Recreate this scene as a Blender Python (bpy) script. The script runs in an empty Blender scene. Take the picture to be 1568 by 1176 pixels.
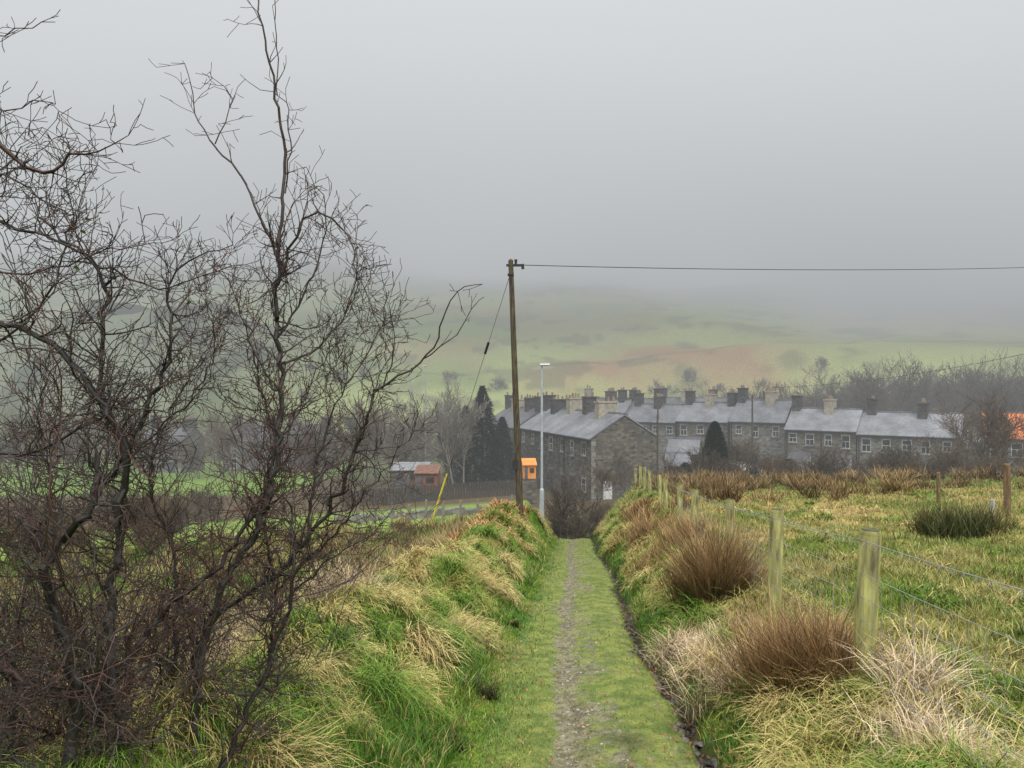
import bpy, math, random
import numpy as np
from mathutils import Vector
rng=np.random.default_rng(7); random.seed(11)
scene=bpy.context.scene

# ------------------------------------------------------------------ helpers
def link(o,parent=None):
    scene.collection.objects.link(o)
    if parent is not None: o.parent=parent
    return o
def empty(name,loc=(0,0,0)):
    e=bpy.data.objects.new(name,None); e.empty_display_size=.3; e.location=loc
    return link(e)
def mesh_np(name,V,quads=None,tris=None,C=None,mat=None,parent=None,smooth=False,only_mesh=False):
    me=bpy.data.meshes.new(name)
    V=np.asarray(V,dtype=np.float32)
    me.vertices.add(len(V)); me.vertices.foreach_set('co',V.ravel())
    nq=0 if quads is None else len(quads); nt=0 if tris is None else len(tris)
    li=[]
    if nq: li.append(np.asarray(quads,dtype=np.int32).ravel())
    if nt: li.append(np.asarray(tris,dtype=np.int32).ravel())
    li=np.concatenate(li)
    me.loops.add(len(li)); me.loops.foreach_set('vertex_index',li)
    st=np.concatenate([np.arange(nq)*4, nq*4+np.arange(nt)*3]).astype(np.int32)
    me.polygons.add(nq+nt); me.polygons.foreach_set('loop_start',st)
    if smooth: me.polygons.foreach_set('use_smooth',np.ones(nq+nt,dtype=bool))
    me.update(calc_edges=True)
    if C is not None:
        a=me.color_attributes.new('Col','FLOAT_COLOR','POINT')
        c4=np.ones((len(V),4),dtype=np.float32); c4[:,:3]=C
        a.data.foreach_set('color',c4.ravel())
    if mat: me.materials.append(mat)
    if only_mesh: return me
    return link(bpy.data.objects.new(name,me),parent)

def new_mat(name):
    m=bpy.data.materials.new(name); m.use_nodes=True
    nt=m.node_tree; b=nt.nodes['Principled BSDF']; return m,nt,b
def mat_noise(name,c1,c2,scale=5,rough=.8,bump=0.0,detail=5,metal=0,spec=.3,lo=.35,hi=.65,bscale=None,stretch=None):
    m,nt,b=new_mat(name); N=nt.nodes; L=nt.links
    tc=N.new('ShaderNodeTexCoord'); n=N.new('ShaderNodeTexNoise'); n.inputs['Scale'].default_value=scale; n.inputs['Detail'].default_value=detail
    src=tc.outputs['Object']
    if stretch:
        mp=N.new('ShaderNodeMapping'); mp.inputs['Scale'].default_value=stretch; L.new(src,mp.inputs[0]); src=mp.outputs[0]
    L.new(src,n.inputs['Vector'])
    r=N.new('ShaderNodeValToRGB'); r.color_ramp.elements[0].position=lo; r.color_ramp.elements[1].position=hi
    r.color_ramp.elements[0].color=(*c1,1); r.color_ramp.elements[1].color=(*c2,1)
    L.new(n.outputs['Fac'],r.inputs[0]); L.new(r.outputs[0],b.inputs['Base Color'])
    b.inputs['Roughness'].default_value=rough; b.inputs['Metallic'].default_value=metal; b.inputs['Specular IOR Level'].default_value=spec
    if bump:
        bp=N.new('ShaderNodeBump'); bp.inputs['Strength'].default_value=bump; bp.inputs['Distance'].default_value=.02
        n2=N.new('ShaderNodeTexNoise'); n2.inputs['Scale'].default_value=bscale or scale*4; L.new(src,n2.inputs['Vector'])
        L.new(n2.outputs['Fac'],bp.inputs['Height']); L.new(bp.outputs[0],b.inputs['Normal'])
    return m
def mat_attr(name,rough=.7,spec=.25,transl=0.0,nscale=0,namt=.3,bump=0):
    m,nt,b=new_mat(name); N=nt.nodes; L=nt.links
    a=N.new('ShaderNodeAttribute'); a.attribute_name='Col'; col=a.outputs['Color']
    if nscale:
        tc=N.new('ShaderNodeTexCoord'); n=N.new('ShaderNodeTexNoise'); n.inputs['Scale'].default_value=nscale; n.inputs['Detail'].default_value=6
        n.inputs['Roughness'].default_value=.7
        L.new(tc.outputs['Object'],n.inputs['Vector'])
        mr=N.new('ShaderNodeMapRange'); mr.inputs[1].default_value=.3; mr.inputs[2].default_value=.7; mr.inputs[3].default_value=1-namt; mr.inputs[4].default_value=1+namt
        L.new(n.outputs['Fac'],mr.inputs[0])
        vm=N.new('ShaderNodeVectorMath'); vm.operation='SCALE'; L.new(col,vm.inputs[0]); L.new(mr.outputs[0],vm.inputs['Scale']); col=vm.outputs[0]
        if bump:
            bp=N.new('ShaderNodeBump'); bp.inputs['Strength'].default_value=bump; bp.inputs['Distance'].default_value=.05
            L.new(n.outputs['Fac'],bp.inputs['Height']); L.new(bp.outputs[0],b.inputs['Normal'])
    L.new(col,b.inputs['Base Color']); b.inputs['Roughness'].default_value=rough; b.inputs['Specular IOR Level'].default_value=spec
    if transl:
        t=N.new('ShaderNodeBsdfTranslucent'); L.new(col,t.inputs['Color']); mx=N.new('ShaderNodeMixShader'); mx.inputs[0].default_value=transl
        L.new(b.outputs[0],mx.inputs[1]); L.new(t.outputs[0],mx.inputs[2]); L.new(mx.outputs[0],N['Material Output'].inputs['Surface'])
    return m

TAB=rng.random((256,256))
def vn(x,y,s=0):
    x=np.asarray(x,float)+s*17.3; y=np.asarray(y,float)+s*9.7
    xi=np.floor(x).astype(int); yi=np.floor(y).astype(int); fx=x-xi; fy=y-yi
    fx=fx*fx*(3-2*fx); fy=fy*fy*(3-2*fy)
    a=TAB[xi&255,yi&255]; b=TAB[(xi+1)&255,yi&255]; c=TAB[xi&255,(yi+1)&255]; d=TAB[(xi+1)&255,(yi+1)&255]
    return (a*(1-fx)+b*fx)*(1-fy)+(c*(1-fx)+d*fx)*fy
def fbm(x,y,s=0,o=4):
    v=0;a=.5;t=0
    for k in range(o):
        v=v+a*vn(np.asarray(x)*2**k,np.asarray(y)*2**k,s+k); t+=a; a*=.5
    return v/t
def sst(a,b,x):
    t=np.clip((x-a)/(b-a),0,1); return t*t*(3-2*t)
def lerp(a,b,t): return a+(b-a)*t
def cl(a,b,t): return np.asarray(a)[None,:]*(1-t[:,None])+np.asarray(b)[None,:]*t[:,None]

# ------------------------------------------------------------------ terrain
def XC(y): return .2+.081*np.minimum(y,48)+.05*np.sin(np.asarray(y)*.42+.6)
def XF(y): return 1.7+.125*np.minimum(y,48)
def DU(y): return .68+.20*(vn(np.asarray(y)*.9,np.asarray(y)*0,2)-.5)+.08*(vn(np.asarray(y)*4,np.asarray(y)*0,4)-.5)
def H(x,y,micro=True):
    x=np.asarray(x,float); y=np.asarray(y,float)
    u=x-XC(y); uf=XF(y)-XC(y)
    zp=np.interp(y,[-10,33,36,44,62,110,170],[1.6,-5.28,-5.9,-7.5,-8.8,-10,-10])
    zl=np.interp(y,[-10,55,75,110,170],[.67,-6.6,-9,-10.3,-10.3])-np.clip(.07*(-u-3),0,2.0)*(1-sst(45,80,y))
    hb=np.interp(y,[0,14,23,29,36,42],[.5,.6,1.25,1.25,.5,0])*(1+.5*(vn(y*.8,y*0,3)-.5))
    cr=-2.15+.6*(vn(y*.5,y*0,13)-.5)
    zr=np.interp(y,[-10,42,47,58,75,110],[.92,-4.06,-5.2,-8.0,-9.2,-10])+np.clip(.022*(x-XF(y)),0,1.6)*(1-sst(45,70,y))
    z=np.where(u<cr, lerp(zl,zp+hb,sst(cr-1.2,cr-.05,u)), lerp(zp+hb,zp,sst(cr+.1,-.72,u)))
    z=np.where(u>.78, lerp(zp,zr,np.clip((u-.78)/(uf-.78),0,1)**.8), z)
    near=1-sst(36,46,y)
    z=z-.16*np.exp(-((u-DU(y))/.08)**2)*near
    z=z-.03*np.exp(-((u+.26)/.12)**2)*near+.025*np.exp(-((u-.2)/.25)**2)*near
    z=z+1.9*np.exp(-(((x-18)/4)**2+((y-59)/3.2)**2)**2)
    if micro:
        w=(sst(-.75,-1.4,u)+sst(.85,1.3,u))
        w=np.clip(w,0,1)
        z=z+w*near*(.36*(fbm(x*1.4,y*1.4,5,3)-.5)+.18*(vn(x*3.3,y*3.3,8)-.5))
        z=z+(1-w)*near*.04*(fbm(x*4,y*4,6,3)-.5)
    yy=y-148+.05*x-16*(fbm(x*.01,y*.01,12,3)-.5)*2
    hill=.30*np.maximum(yy,0)*sst(0,25,yy)+sst(0,60,yy)*18*(fbm(x*.012,y*.012,14,4)-.5)
    r2=((x+92)/np.where(x<-92,44,52))**2+((y-192)/32)**2
    kn=20*np.exp(-r2**1.1)*(1+.5*(fbm(x*.045,y*.045,20,4)-.5))
    kn+=5*np.exp(-(((x+108)/11)**2+((y-186)/16)**2))+4*np.exp(-(((x+78)/10)**2+((y-186)/12)**2))+3*np.exp(-(((x+54)/8)**2+((y-184)/12)**2))
    kn+=sst(155,175,y)*sst(-30,-50,x)*sst(-170,-140,x)*5*(fbm(x*.16,y*.16,21,3)-.5)
    return z+hill+kn
def axis(parts):
    o=[parts[0][0]]
    for a,b,s0,s1 in parts:
        v=o[-1]
        while v<b:
            t=(v-a)/(b-a); v+=lerp(s0,s1,min(max(t,0),1)); o.append(v)
    return np.array(o)
xs=axis([(-620,-150,25,4),(-150,-50,2.0,2.0),(-50,-8,2.0,.3),(-8,-2.5,.16,.1),(-2.5,5.5,.06,.06),(5.5,12,.1,.2),(12,40,.3,1.5),(40,150,1.6,8),(150,620,8,25)])
ys=axis([(-8,1.5,.8,.3),(1.5,20,.1,.14),(20,48,.2,.35),(48,110,.8,2),(110,300,2.2,3.5),(300,800,6,25)])
GX,GY=np.meshgrid(xs,ys,indexing='ij'); gx=GX.ravel(); gy=GY.ravel(); gz=H(gx,gy)

GREEN=np.array([.085,.205,.018]); GREEN2=np.array([.205,.31,.042]); STRAW=np.array([.58,.445,.175]); OLIVE=np.array([.27,.26,.065]); MUD=np.array([.04,.03,.02])
def strawf(x,y):
    u=x-XC(y); uf=XF(y)-XC(y)
    n=fbm(x*.9,y*.9,31,3); n2=fbm(x*.35,y*.35,33,3)
    s=np.where(u<-1.3, sst(.42,.66,n)*.85, sst(.5,.75,n)*.35)
    s=np.where((u<-1.2)&(y<5.5), s*.45, s)
    s=np.where((u>-.9)&(u<.66), .3*sst(.35,.7,n), s)
    s=np.where(u>.8, sst(.42,.64,n)*.8*sst(.8,1.3,u), s)
    field=u>uf
    s=np.where(field, sst(.50,.72,n)*.5+.6*sst(11,17,y)*sst(34,26,y)*sst(.3,.6,n2), s)
    return np.clip(s,0,1)
def gcol(x,y):
    u=x-XC(y); s=strawf(x,y); n=fbm(x*2.5,y*2.5,41,3)
    g=cl(GREEN,GREEN2,sst(.3,.7,n))
    fieldm=sst(0,.5,u-(XF(y)-XC(y)))
    fo=fieldm*(.12+.5*sst(.4,.65,fbm(x*.5,y*.5,43,3)))
    g=g*(1-fo[:,None])+OLIVE*fo[:,None]
    return g*(1-s[:,None])+STRAW*s[:,None]
def ground_color(x,y):
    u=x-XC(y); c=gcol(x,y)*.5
    near=1-sst(38,46,y)
    d=np.exp(-((u-DU(y))/.09)**2)*near
    c=c*(1-d[:,None])+MUD*d[:,None]
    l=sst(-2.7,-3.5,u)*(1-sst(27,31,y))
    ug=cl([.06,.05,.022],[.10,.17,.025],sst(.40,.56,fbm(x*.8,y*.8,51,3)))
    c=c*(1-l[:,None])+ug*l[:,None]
    far=sst(44,50,y)
    vg=cl([.13,.21,.04],[.23,.29,.08],fbm(x*.3,y*.3,53,3))
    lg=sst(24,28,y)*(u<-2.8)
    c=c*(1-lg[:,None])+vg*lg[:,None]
    sc=cl([.10,.075,.04],[.10,.12,.04],sst(.4,.6,fbm(x*.07,y*.07,55,3)))
    c=c*(1-far[:,None])+sc*far[:,None]
    gf=sst(66,72,y)*sst(118,112,y)*(x<-22)
    c=c*(1-gf[:,None])+cl([.13,.22,.04],[.20,.30,.06],fbm(x*.15,y*.15,56,3))*gf[:,None]
    h=sst(140,165,y)
    n=fbm(x*.02,y*.02,61,4); n2=fbm(x*.05,y*.03,62,4); n3=fbm(x*.11,y*.11,67,3)
    hc=cl([.22,.29,.08],[.42,.47,.16],sst(.3,.7,n))
    oc=np.exp(-(((x-44)/36)**2+((y-196)/26)**2)**1.5)*sst(.3,.55,n2)*.7+sst(.56,.70,n2)*.4*sst(165,190,y)
    oc=np.clip(oc,0,1)
    hc=hc*(1-oc[:,None])+np.array([.40,.25,.12])*oc[:,None]
    dk=sst(.60,.68,n3)*.5; hc=hc*(1-dk[:,None])+np.array([.11,.12,.06])*dk[:,None]
    hi=sst(290,370,y+.3*x+60*(n-.5))*.85
    hc=hc*(1-hi[:,None])+np.array([.05,.055,.04])*hi[:,None]
    kn=np.exp(-(((x+96)/54)**2+((y-190)/42)**2)**2)
    kc=cl([.04,.05,.03],[.19,.21,.13],sst(.38,.62,fbm(x*.12,y*.12,64,4)))
    hc=hc*(1-kn[:,None])+kc*kn[:,None]
    ln=np.exp(-(((y-200-.12*x+26*(fbm(x*.02,x*0,66,3)-.5))/1.4)**2))
    hc=hc*(1-.3*np.clip(ln,0,1)[:,None])
    return c*(1-h[:,None])+hc*h[:,None]
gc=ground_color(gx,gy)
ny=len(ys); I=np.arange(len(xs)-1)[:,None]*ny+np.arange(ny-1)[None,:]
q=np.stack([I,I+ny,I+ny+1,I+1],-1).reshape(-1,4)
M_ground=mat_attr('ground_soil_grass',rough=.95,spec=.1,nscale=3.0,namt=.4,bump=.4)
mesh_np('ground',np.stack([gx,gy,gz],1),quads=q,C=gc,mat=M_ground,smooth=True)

# ------------------------------------------------------------------ path sheet
pu=np.arange(-.8,.6,.03); py=axis([(-1,20,.04,.08),(20,34,.1,.2)])
PU,PY=np.meshgrid(pu,py,indexing='ij'); a=PU.ravel(); b=PY.ravel(); px=a+XC(b)
edge=sst(-.8,-.6,a)*sst(.6,.5,a)
pz=H(px,b)+.004+edge*(.002+.012*(fbm(px*14,b*14,70,3)))
n2=fbm(px*22,b*22,72,3)
def gravf(u,y,x):
    n=fbm(x*3.2,y*1.3,71,4); nf=fbm(x*13,y*9,73,2)
    g=np.exp(-((u+.26)/.12)**2)*.75+np.exp(-((u+.0)/.24)**2)*(.38+.24*sst(9,4,y))+.30*np.exp(-((u-.44)/.07)**2)+.05
    return sst(.30,.85,g+(n-.5)*1.0+(nf-.5)*.8)*sst(-.66,-.42,u+.2*(n-.5))
grav=gravf(a,b,px)*.85
cg=cl([.105,.085,.05],[.25,.225,.145],sst(.3,.7,n2)); cgr=gcol(px,b)*.55
cgr=cgr*(1-edge[:,None])+edge[:,None]*cl([.09,.135,.02],[.21,.235,.05],sst(.25,.75,fbm(px*9,b*9,74,3)))
wet=np.exp(-(((a-.15)/.12)**2+((b-4.9)/.16)**2))+np.exp(-(((a-.66)/.14)**2+((b-5.2)/.3)**2))
pc=cgr*(1-grav[:,None])+cg*grav[:,None]; pc=pc*(1-.7*np.clip(wet,0,1)[:,None])
ny2=len(py); I=np.arange(len(pu)-1)[:,None]*ny2+np.arange(ny2-1)[None,:]
q=np.stack([I,I+ny2,I+ny2+1,I+1],-1).reshape(-1,4)
mesh_np('path',np.stack([px,b,pz],1),quads=q,C=pc,mat=mat_attr('path_gravel',rough=.65,spec=.35,nscale=30,namt=.35,bump=.6),smooth=True)

def stones(name,X,Y,S,C,mat,zoff=0):
    n=len(X); base=np.array([[1,0,0],[0,1,0],[-1,0,0],[0,-1,0],[0,0,.6],[.7,.7,.25],[-.7,.7,.25],[-.7,-.7,.25],[.7,-.7,.25]],float)
    tr=np.array([[0,5,4],[5,1,4],[1,6,4],[6,2,4],[2,7,4],[7,3,4],[3,8,4],[8,0,4],[0,1,5],[1,2,6],[2,3,7],[3,0,8]])
    ang=rng.random(n)*6.28; V=base[None]*(1+.35*(rng.random((n,9,3))-.5))
    V=V*S[:,None,None]; V[:,:,1]*=(.5+.5*rng.random(n))[:,None]
    ca=np.cos(ang)[:,None]; sa=np.sin(ang)[:,None]
    vx=V[:,:,0]*ca-V[:,:,1]*sa; vy=V[:,:,0]*sa+V[:,:,1]*ca
    Z=H(X,Y)+zoff
    P=np.stack([vx+X[:,None],vy+Y[:,None],V[:,:,2]+Z[:,None]],-1).reshape(-1,3)
    T=(tr[None]+9*np.arange(n)[:,None,None]).reshape(-1,3)
    return mesh_np(name,P,tris=T,C=np.repeat(C,9,0),mat=mat)
n=9000; yy=3*(30/3)**rng.random(n); uu=np.where(rng.random(n)<.55, rng.normal(-.2,.13,n), rng.uniform(-.4,.55,n))
xx=uu+XC(yy); k=rng.random(n)<.04+.7*gravf(uu,yy,xx); xx=xx[k];yy=yy[k]; n=len(xx); S=(.005+.013*rng.random(n)**3)*(1+yy*.03)
cc=cl([.08,.07,.05],[.32,.29,.23],rng.random(n)**1.8)
stones('path_stones',xx,yy,S,cc,mat_attr('stone_grey',rough=.55,spec=.4),zoff=.010)
n=600; yy=3*(30/3)**rng.random(n); xx=rng.normal(-.03,.05,n)+DU(yy)+XC(yy)
stones('ditch_stones',xx,yy,.015+.035*rng.random(n),cl([.035,.03,.025],[.11,.095,.075],rng.random(n)),mat_attr('wet_stone',rough=.45,spec=.4),zoff=.01)

# ------------------------------------------------------------------ grass blades
def blades(P,az,el,L,curl,W,C,seg=2,az2=None,tipc=1.15,basec=.45):
    N=len(P); pts=[P]; e=el.copy(); p=P
    for k in range(seg):
        st=np.stack([np.cos(e)*np.cos(az),np.cos(e)*np.sin(az),np.sin(e)],1)*(L/seg)[:,None]
        p=p+st; pts.append(p); e=e-curl/seg
    a2=az+rng.uniform(-1.2,1.2,N) if az2 is None else az2
    side=np.stack([-np.sin(a2),np.cos(a2),0*a2],1)
    vs=[];cs=[]
    for k in range(seg):
        w=(W*(1-.35*k/seg)/2)[:,None]; vs+=[pts[k]-side*w,pts[k]+side*w]
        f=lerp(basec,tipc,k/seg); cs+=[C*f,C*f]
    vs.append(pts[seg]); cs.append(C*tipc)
    nv=2*seg+1; V=np.stack(vs,1).reshape(-1,3); CC=np.stack(cs,1).reshape(-1,3)
    off=(np.arange(N)*nv)[:,None]
    Q=np.concatenate([off+np.array([[2*k,2*k+1,2*k+3,2*k+2]]) for k in range(seg-1)]) if seg>1 else None
    T=off+np.array([[2*seg-2,2*seg-1,2*seg]])
    return V,Q,T,np.clip(CC,0,.9)
def blade_obj(name,parts,mat,parent=None):
    V=[];Q=[];T=[];C=[];o=0
    for v,q_,t,c in parts:
        V.append(v); C.append(c); T.append(t+o)
        if q_ is not None: Q.append(q_+o)
        o+=len(v)
    return mesh_np(name,np.concatenate(V),quads=np.concatenate(Q) if Q else None,tris=np.concatenate(T),C=np.concatenate(C),mat=mat,parent=parent)
M_grass=mat_attr('grass_blades',rough=.45,spec=.35,transl=.2)
M_dry=mat_attr('dry_grass_blades',rough=.7,spec=.2)

def wedge(n,y0,y1,k=.78,m=.8):
    y=y0*(y1/y0)**rng.random(n); x=rng.uniform(-1,1,n)*(k*y+m); return x,y
def in_path(u): return (u>-.5)&(u<.62)
x,y=wedge(430000,2.4,44)
u=x-XC(y); keep=(u>-3.3)&~((u>DU(y)-.09)&(u<DU(y)+.06))
pth=in_path(u); gr=gravf(u,y,x)
keep&=~(pth&(rng.random(len(x))<.08+.7*gr))
x=x[keep];y=y[keep];u=u[keep]; n=len(x); pth=in_path(u)
z=H(x,y)
L=rng.uniform(.05,.11,n)*(1+.010*y); bank=(u<-.95)|(u>.85); L=np.where(bank,L*1.6,L); L=np.where(pth,rng.uniform(.014,.045,n)*(1+.02*y),L)
L=np.where((u>-.95)&(u<-.5),L*.6,L)
C=gcol(x,y); dry=rng.random(n)<.14; C=np.where(dry[:,None],STRAW*.9,C)*rng.uniform(.4,1.45,n)[:,None]; C[:,0]*=rng.uniform(.75,1.2,n)
C=np.where(pth[:,None],C*.8+np.array([.035,.025,0.0]),C)
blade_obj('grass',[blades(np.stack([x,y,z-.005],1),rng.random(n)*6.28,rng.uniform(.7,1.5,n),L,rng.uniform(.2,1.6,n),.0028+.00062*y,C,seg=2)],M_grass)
# fallen leaves along the ditch and the bank foot
n=900; y=2.8*(16/2.8)**rng.random(n); x=XC(y)+np.where(rng.random(n)<.6,DU(y)+rng.normal(.05,.14,n),rng.uniform(-2.2,1.9,n)); z=H(x,y)+.02+.04*rng.random(n)
blade_obj('fallen_leaves',[blades(np.stack([x,y,z],1),rng.random(n)*6.28,rng.uniform(-.3,.6,n),rng.uniform(.02,.045,n),rng.uniform(-.8,1.2,n),rng.uniform(.014,.03,n),cl([.12,.05,.025],[.30,.14,.06],rng.random(n)),seg=2,basec=.9)],M_dry)

def tussocks(cx,cy,nb,Lr,cols,R=.12,el=(.7,1.45),curl=(1.2,2.8),wk=.0005,seg=3,azb=None,w0=.0032,colj=.25,basec=.26,azs=.55,azp=.6,zadd=0):  # basec darkens blade bases to paint the shade inside the clumps
    cx=np.asarray(cx,float); cy=np.asarray(cy,float)
    m=len(cx); idx=np.repeat(np.arange(m),nb); n=len(idx)
    az=rng.random(n)*6.28
    if azb is not None:
        az=np.where(rng.random(n)<azp, azb[idx]+rng.normal(0,azs,n), az)
    sz=rng.uniform(.65,1.35,m)[idx]
    rr=R*np.sqrt(rng.random(n))*sz; a3=rng.random(n)*6.28
    X=cx[idx]+rr*np.cos(a3); Y=cy[idx]+rr*np.sin(a3); Z=H(X,Y)-.01+zadd*np.clip(1-(rr/(R*sz+1e-6))**2,0,1)
    L=rng.uniform(*Lr,n)*sz
    c=cols[idx]*rng.uniform(1-colj,1+colj,n)[:,None]
    return blades(np.stack([X,Y,Z],1),az,rng.uniform(*el,n),L,rng.uniform(*curl,n),w0+wk*Y,c,seg=seg,basec=basec)
def tcol(n,p=.7):
    t=rng.random(n); c=cl([.34,.32,.08],[.64,.50,.21],sst(0,1,t)); g=rng.random(n)>p
    return np.where(g[:,None],np.array([.15,.27,.035])[None],c)
P=[]
n=330; y=2.6*(34/2.6)**rng.random(n); uu=rng.uniform(-3.0,-1.35,n); x=uu+XC(y); k=rng.random(n)<np.where(y<5.5,.5,.85); x=x[k];y=y[k];n=len(x)
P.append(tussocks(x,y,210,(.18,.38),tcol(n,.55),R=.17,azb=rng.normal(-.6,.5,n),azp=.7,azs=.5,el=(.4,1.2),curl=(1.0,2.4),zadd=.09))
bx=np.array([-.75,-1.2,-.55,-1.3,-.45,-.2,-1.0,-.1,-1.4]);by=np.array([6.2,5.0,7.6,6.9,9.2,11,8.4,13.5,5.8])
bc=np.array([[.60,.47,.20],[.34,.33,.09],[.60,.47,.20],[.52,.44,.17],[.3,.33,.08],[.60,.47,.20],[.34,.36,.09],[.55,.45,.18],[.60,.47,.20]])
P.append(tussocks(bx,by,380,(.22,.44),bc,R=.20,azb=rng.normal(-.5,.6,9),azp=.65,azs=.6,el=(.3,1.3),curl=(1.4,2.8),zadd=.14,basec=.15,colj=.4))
n=340; y=2.8*(36/2.8)**rng.random(n); uu=1.0+(XF(y)-XC(y)-.5)*rng.random(n); x=uu+XC(y)
P.append(tussocks(x,y,150,(.16,.36),tcol(n,.6),R=.15,azb=rng.normal(3.7,.5,n),zadd=.05))
x,y=wedge(1900,4,43,.8,.5); k=(x-XF(y)>.1); x=x[k];y=y[k]; k=rng.random(len(x))<.12+.85*strawf(x,y); x=x[k];y=y[k]
P.append(tussocks(x,y,70,(.12,.28),tcol(len(x),.65),R=.2,azb=rng.normal(-1.6,.8,len(x)),wk=.0009))
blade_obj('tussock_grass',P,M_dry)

def rushcol(n,kind=0):
    return cl([.13,.075,.03],[.42,.27,.13],rng.random(n)) if kind==0 else cl([.44,.33,.20],[.70,.55,.37],rng.random(n))
def rush(cx,cy,nb,Lr,R,cols,w0=.0035,wk=.0004,el=(.95,1.55),curl=(.1,.9),seg=3,basec=.28):
    return tussocks(cx,cy,nb,Lr,cols,R=R,el=el,curl=curl,w0=w0,wk=wk,colj=.5,seg=seg,basec=basec)
def manyc(cx,cy,spread,k):
    X=np.repeat(np.array(cx,float),k)+rng.normal(0,spread,len(cx)*k); Y=np.repeat(np.array(cy,float),k)+rng.normal(0,spread,len(cx)*k); return X,Y
P=[]
X,Y=manyc([2.3,2.45],[9,8.7],.16,8); P.append(rush(X,Y,250,(.5,1.15),.17,rushcol(len(X))*.85,el=(.9,1.5)))
X,Y=manyc([2.5,2.35],[8.9,8.5],.16,5); P.append(rush(X,Y,190,(.3,.8),.16,np.tile([[.07,.07,.025]],(len(X),1))))
X,Y=manyc([2.05,2.25],[5.3,5.1],.14,8); P.append(rush(X,Y,280,(.35,.75),.15,rushcol(len(X),0)*1.05,el=(.7,1.5)))
X,Y=manyc([1.85,2.15,2.3],[5.7,5.6,4.6],.14,3); P.append(rush(X,Y,160,(.3,.55),.15,rushcol(len(X),1),curl=(.8,2.4)))
X,Y=manyc([2.2,2.35,2.1],[3.9,3.5,3.6],.12,4); P.append(rush(X,Y,150,(.18,.36),.14,rushcol(len(X),1),curl=(.8,2.4)))
X,Y=manyc([1.75,1.65,2.0],[6.6,7.4,7.2],.16,3); P.append(rush(X,Y,150,(.2,.45),.16,rushcol(len(X),1)*.85,curl=(.8,2.4)))
X,Y=manyc([3.0,3.4,3.9,4.3],[14,18,21,25],.4,6); P.append(rush(X,Y,160,(.3,.7),.3,rushcol(len(X)),wk=.0006))
X,Y=manyc([8.2,8.9],[14,14.3],.35,8); P.append(rush(X,Y,170,(.3,.7),.3,np.where(rng.random((16,1))<.6,np.array([[.09,.10,.035]]),np.array([[.30,.22,.10]])),wk=.0006))
X=rng.uniform(4,38,440); Y=rng.uniform(24,43,440); k=(fbm(X*.22,Y*.4,81,3)>.32+.24*sst(40,27,Y))&(X>XF(Y)+.3); X=X[k];Y=Y[k]
sc_r=np.clip(fbm(X*.5,Y*.5,82,2)*2,.5,1.5)
for lo,hi in ((0,.9),(.9,2)):
    kk=(sc_r>=lo)&(sc_r<hi); P.append(rush(X[kk],Y[kk],110,(.25*(1 if lo else .7),.9*(1 if lo else .6)),.4,cl([.11,.065,.03],[.34,.24,.11],rng.random(kk.sum())),w0=.01,wk=.0007,el=(.7,1.55)))
X=np.array([-.2,-.38,.05,-.3]);Y=np.array([6.0,4.7,9.5,7.6]); P.append(rush(X,Y,150,(.1,.24),.10,np.tile([[.05,.05,.015]],(4,1)),curl=(.8,2.4)))  # near-black tufts standing in for shadow holes under the tussocks
blade_obj('brown_rushes_and_shade_tufts',P,M_dry)
P=[]
n=380; y=4.2*(28/4.2)**rng.random(n); uu=-3.1-rng.random(n)**1.5*(1.5+.5*y); X=uu+XC(y)
P.append(rush(X,y,110,(.25,.6),.25,cl([.12,.09,.04],[.36,.28,.13],rng.random(n)),wk=.0006))
X,Y=manyc([-2.0,-2.3,-2.55,-1.75],[6.4,6.0,5.2,7.3],.22,5); P.append(rush(X,Y,150,(.3,.55),.2,rushcol(len(X),1)*.75,curl=(.5,2.2)))
n=1200; y=2.6*(26/2.6)**rng.random(n); uu=-3.0-rng.random(n)*(1+.6*y); X=uu+XC(y)
P.append(rush(X,y,90,(.1,.3),.35,np.where(rng.random((n,1))<.7,np.array([[.12,.22,.03]]),np.array([[.24,.24,.07]])),wk=.0008))
blade_obj('rough_undergrowth',P,M_dry)
n=190; y=rng.uniform(17,33,n); X=XC(y)+rng.uniform(-3.6,-1.9,n)
P=[rush(X,y,60,(.10,.34),.3,cl([.30,.12,.055],[.50,.27,.13],rng.random(n)),w0=.02,wk=.0008,el=(.2,1.4),curl=(.4,1.8),basec=.5)]
blade_obj('dead_bracken',P,M_dry)

# ------------------------------------------------------------------ branch tubes
def tubes(segs,sides=4):
    A=np.array(segs,float); p0=A[:,0:3];p1=A[:,3:6];r0=A[:,6];r1=A[:,7]; C=A[:,8:11]
    d=p1-p0; ln=np.linalg.norm(d,axis=1,keepdims=True); d=d/np.maximum(ln,1e-6)
    p1=p1+d*(r1*.5)[:,None]
    ref=np.where(np.abs(d[:,2:3])<.9,np.array([[0,0,1.]]),np.array([[1.,0,0]]))
    a=np.cross(d,ref); a/=np.linalg.norm(a,axis=1,keepdims=True); b=np.cross(d,a)
    vs=[]
    for p,r in ((p0,r0),(p1,r1)):
        for k in range(sides):
            t=2*math.pi*k/sides; vs.append(p+(a*math.cos(t)+b*math.sin(t))*r[:,None])
    V=np.stack(vs,1).reshape(-1,3); off=(np.arange(len(A))*2*sides)[:,None]
    Q=np.concatenate([off+np.array([[k,(k+1)%sides,sides+(k+1)%sides,sides+k]]) for k in range(sides)])
    return V,Q,np.repeat(C,2*sides,0)
def nrm(v):
    l=math.sqrt(v[0]**2+v[1]**2+v[2]**2)+1e-9; return (v[0]/l,v[1]/l,v[2]/l)
G=random.gauss; U=random.uniform
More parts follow.
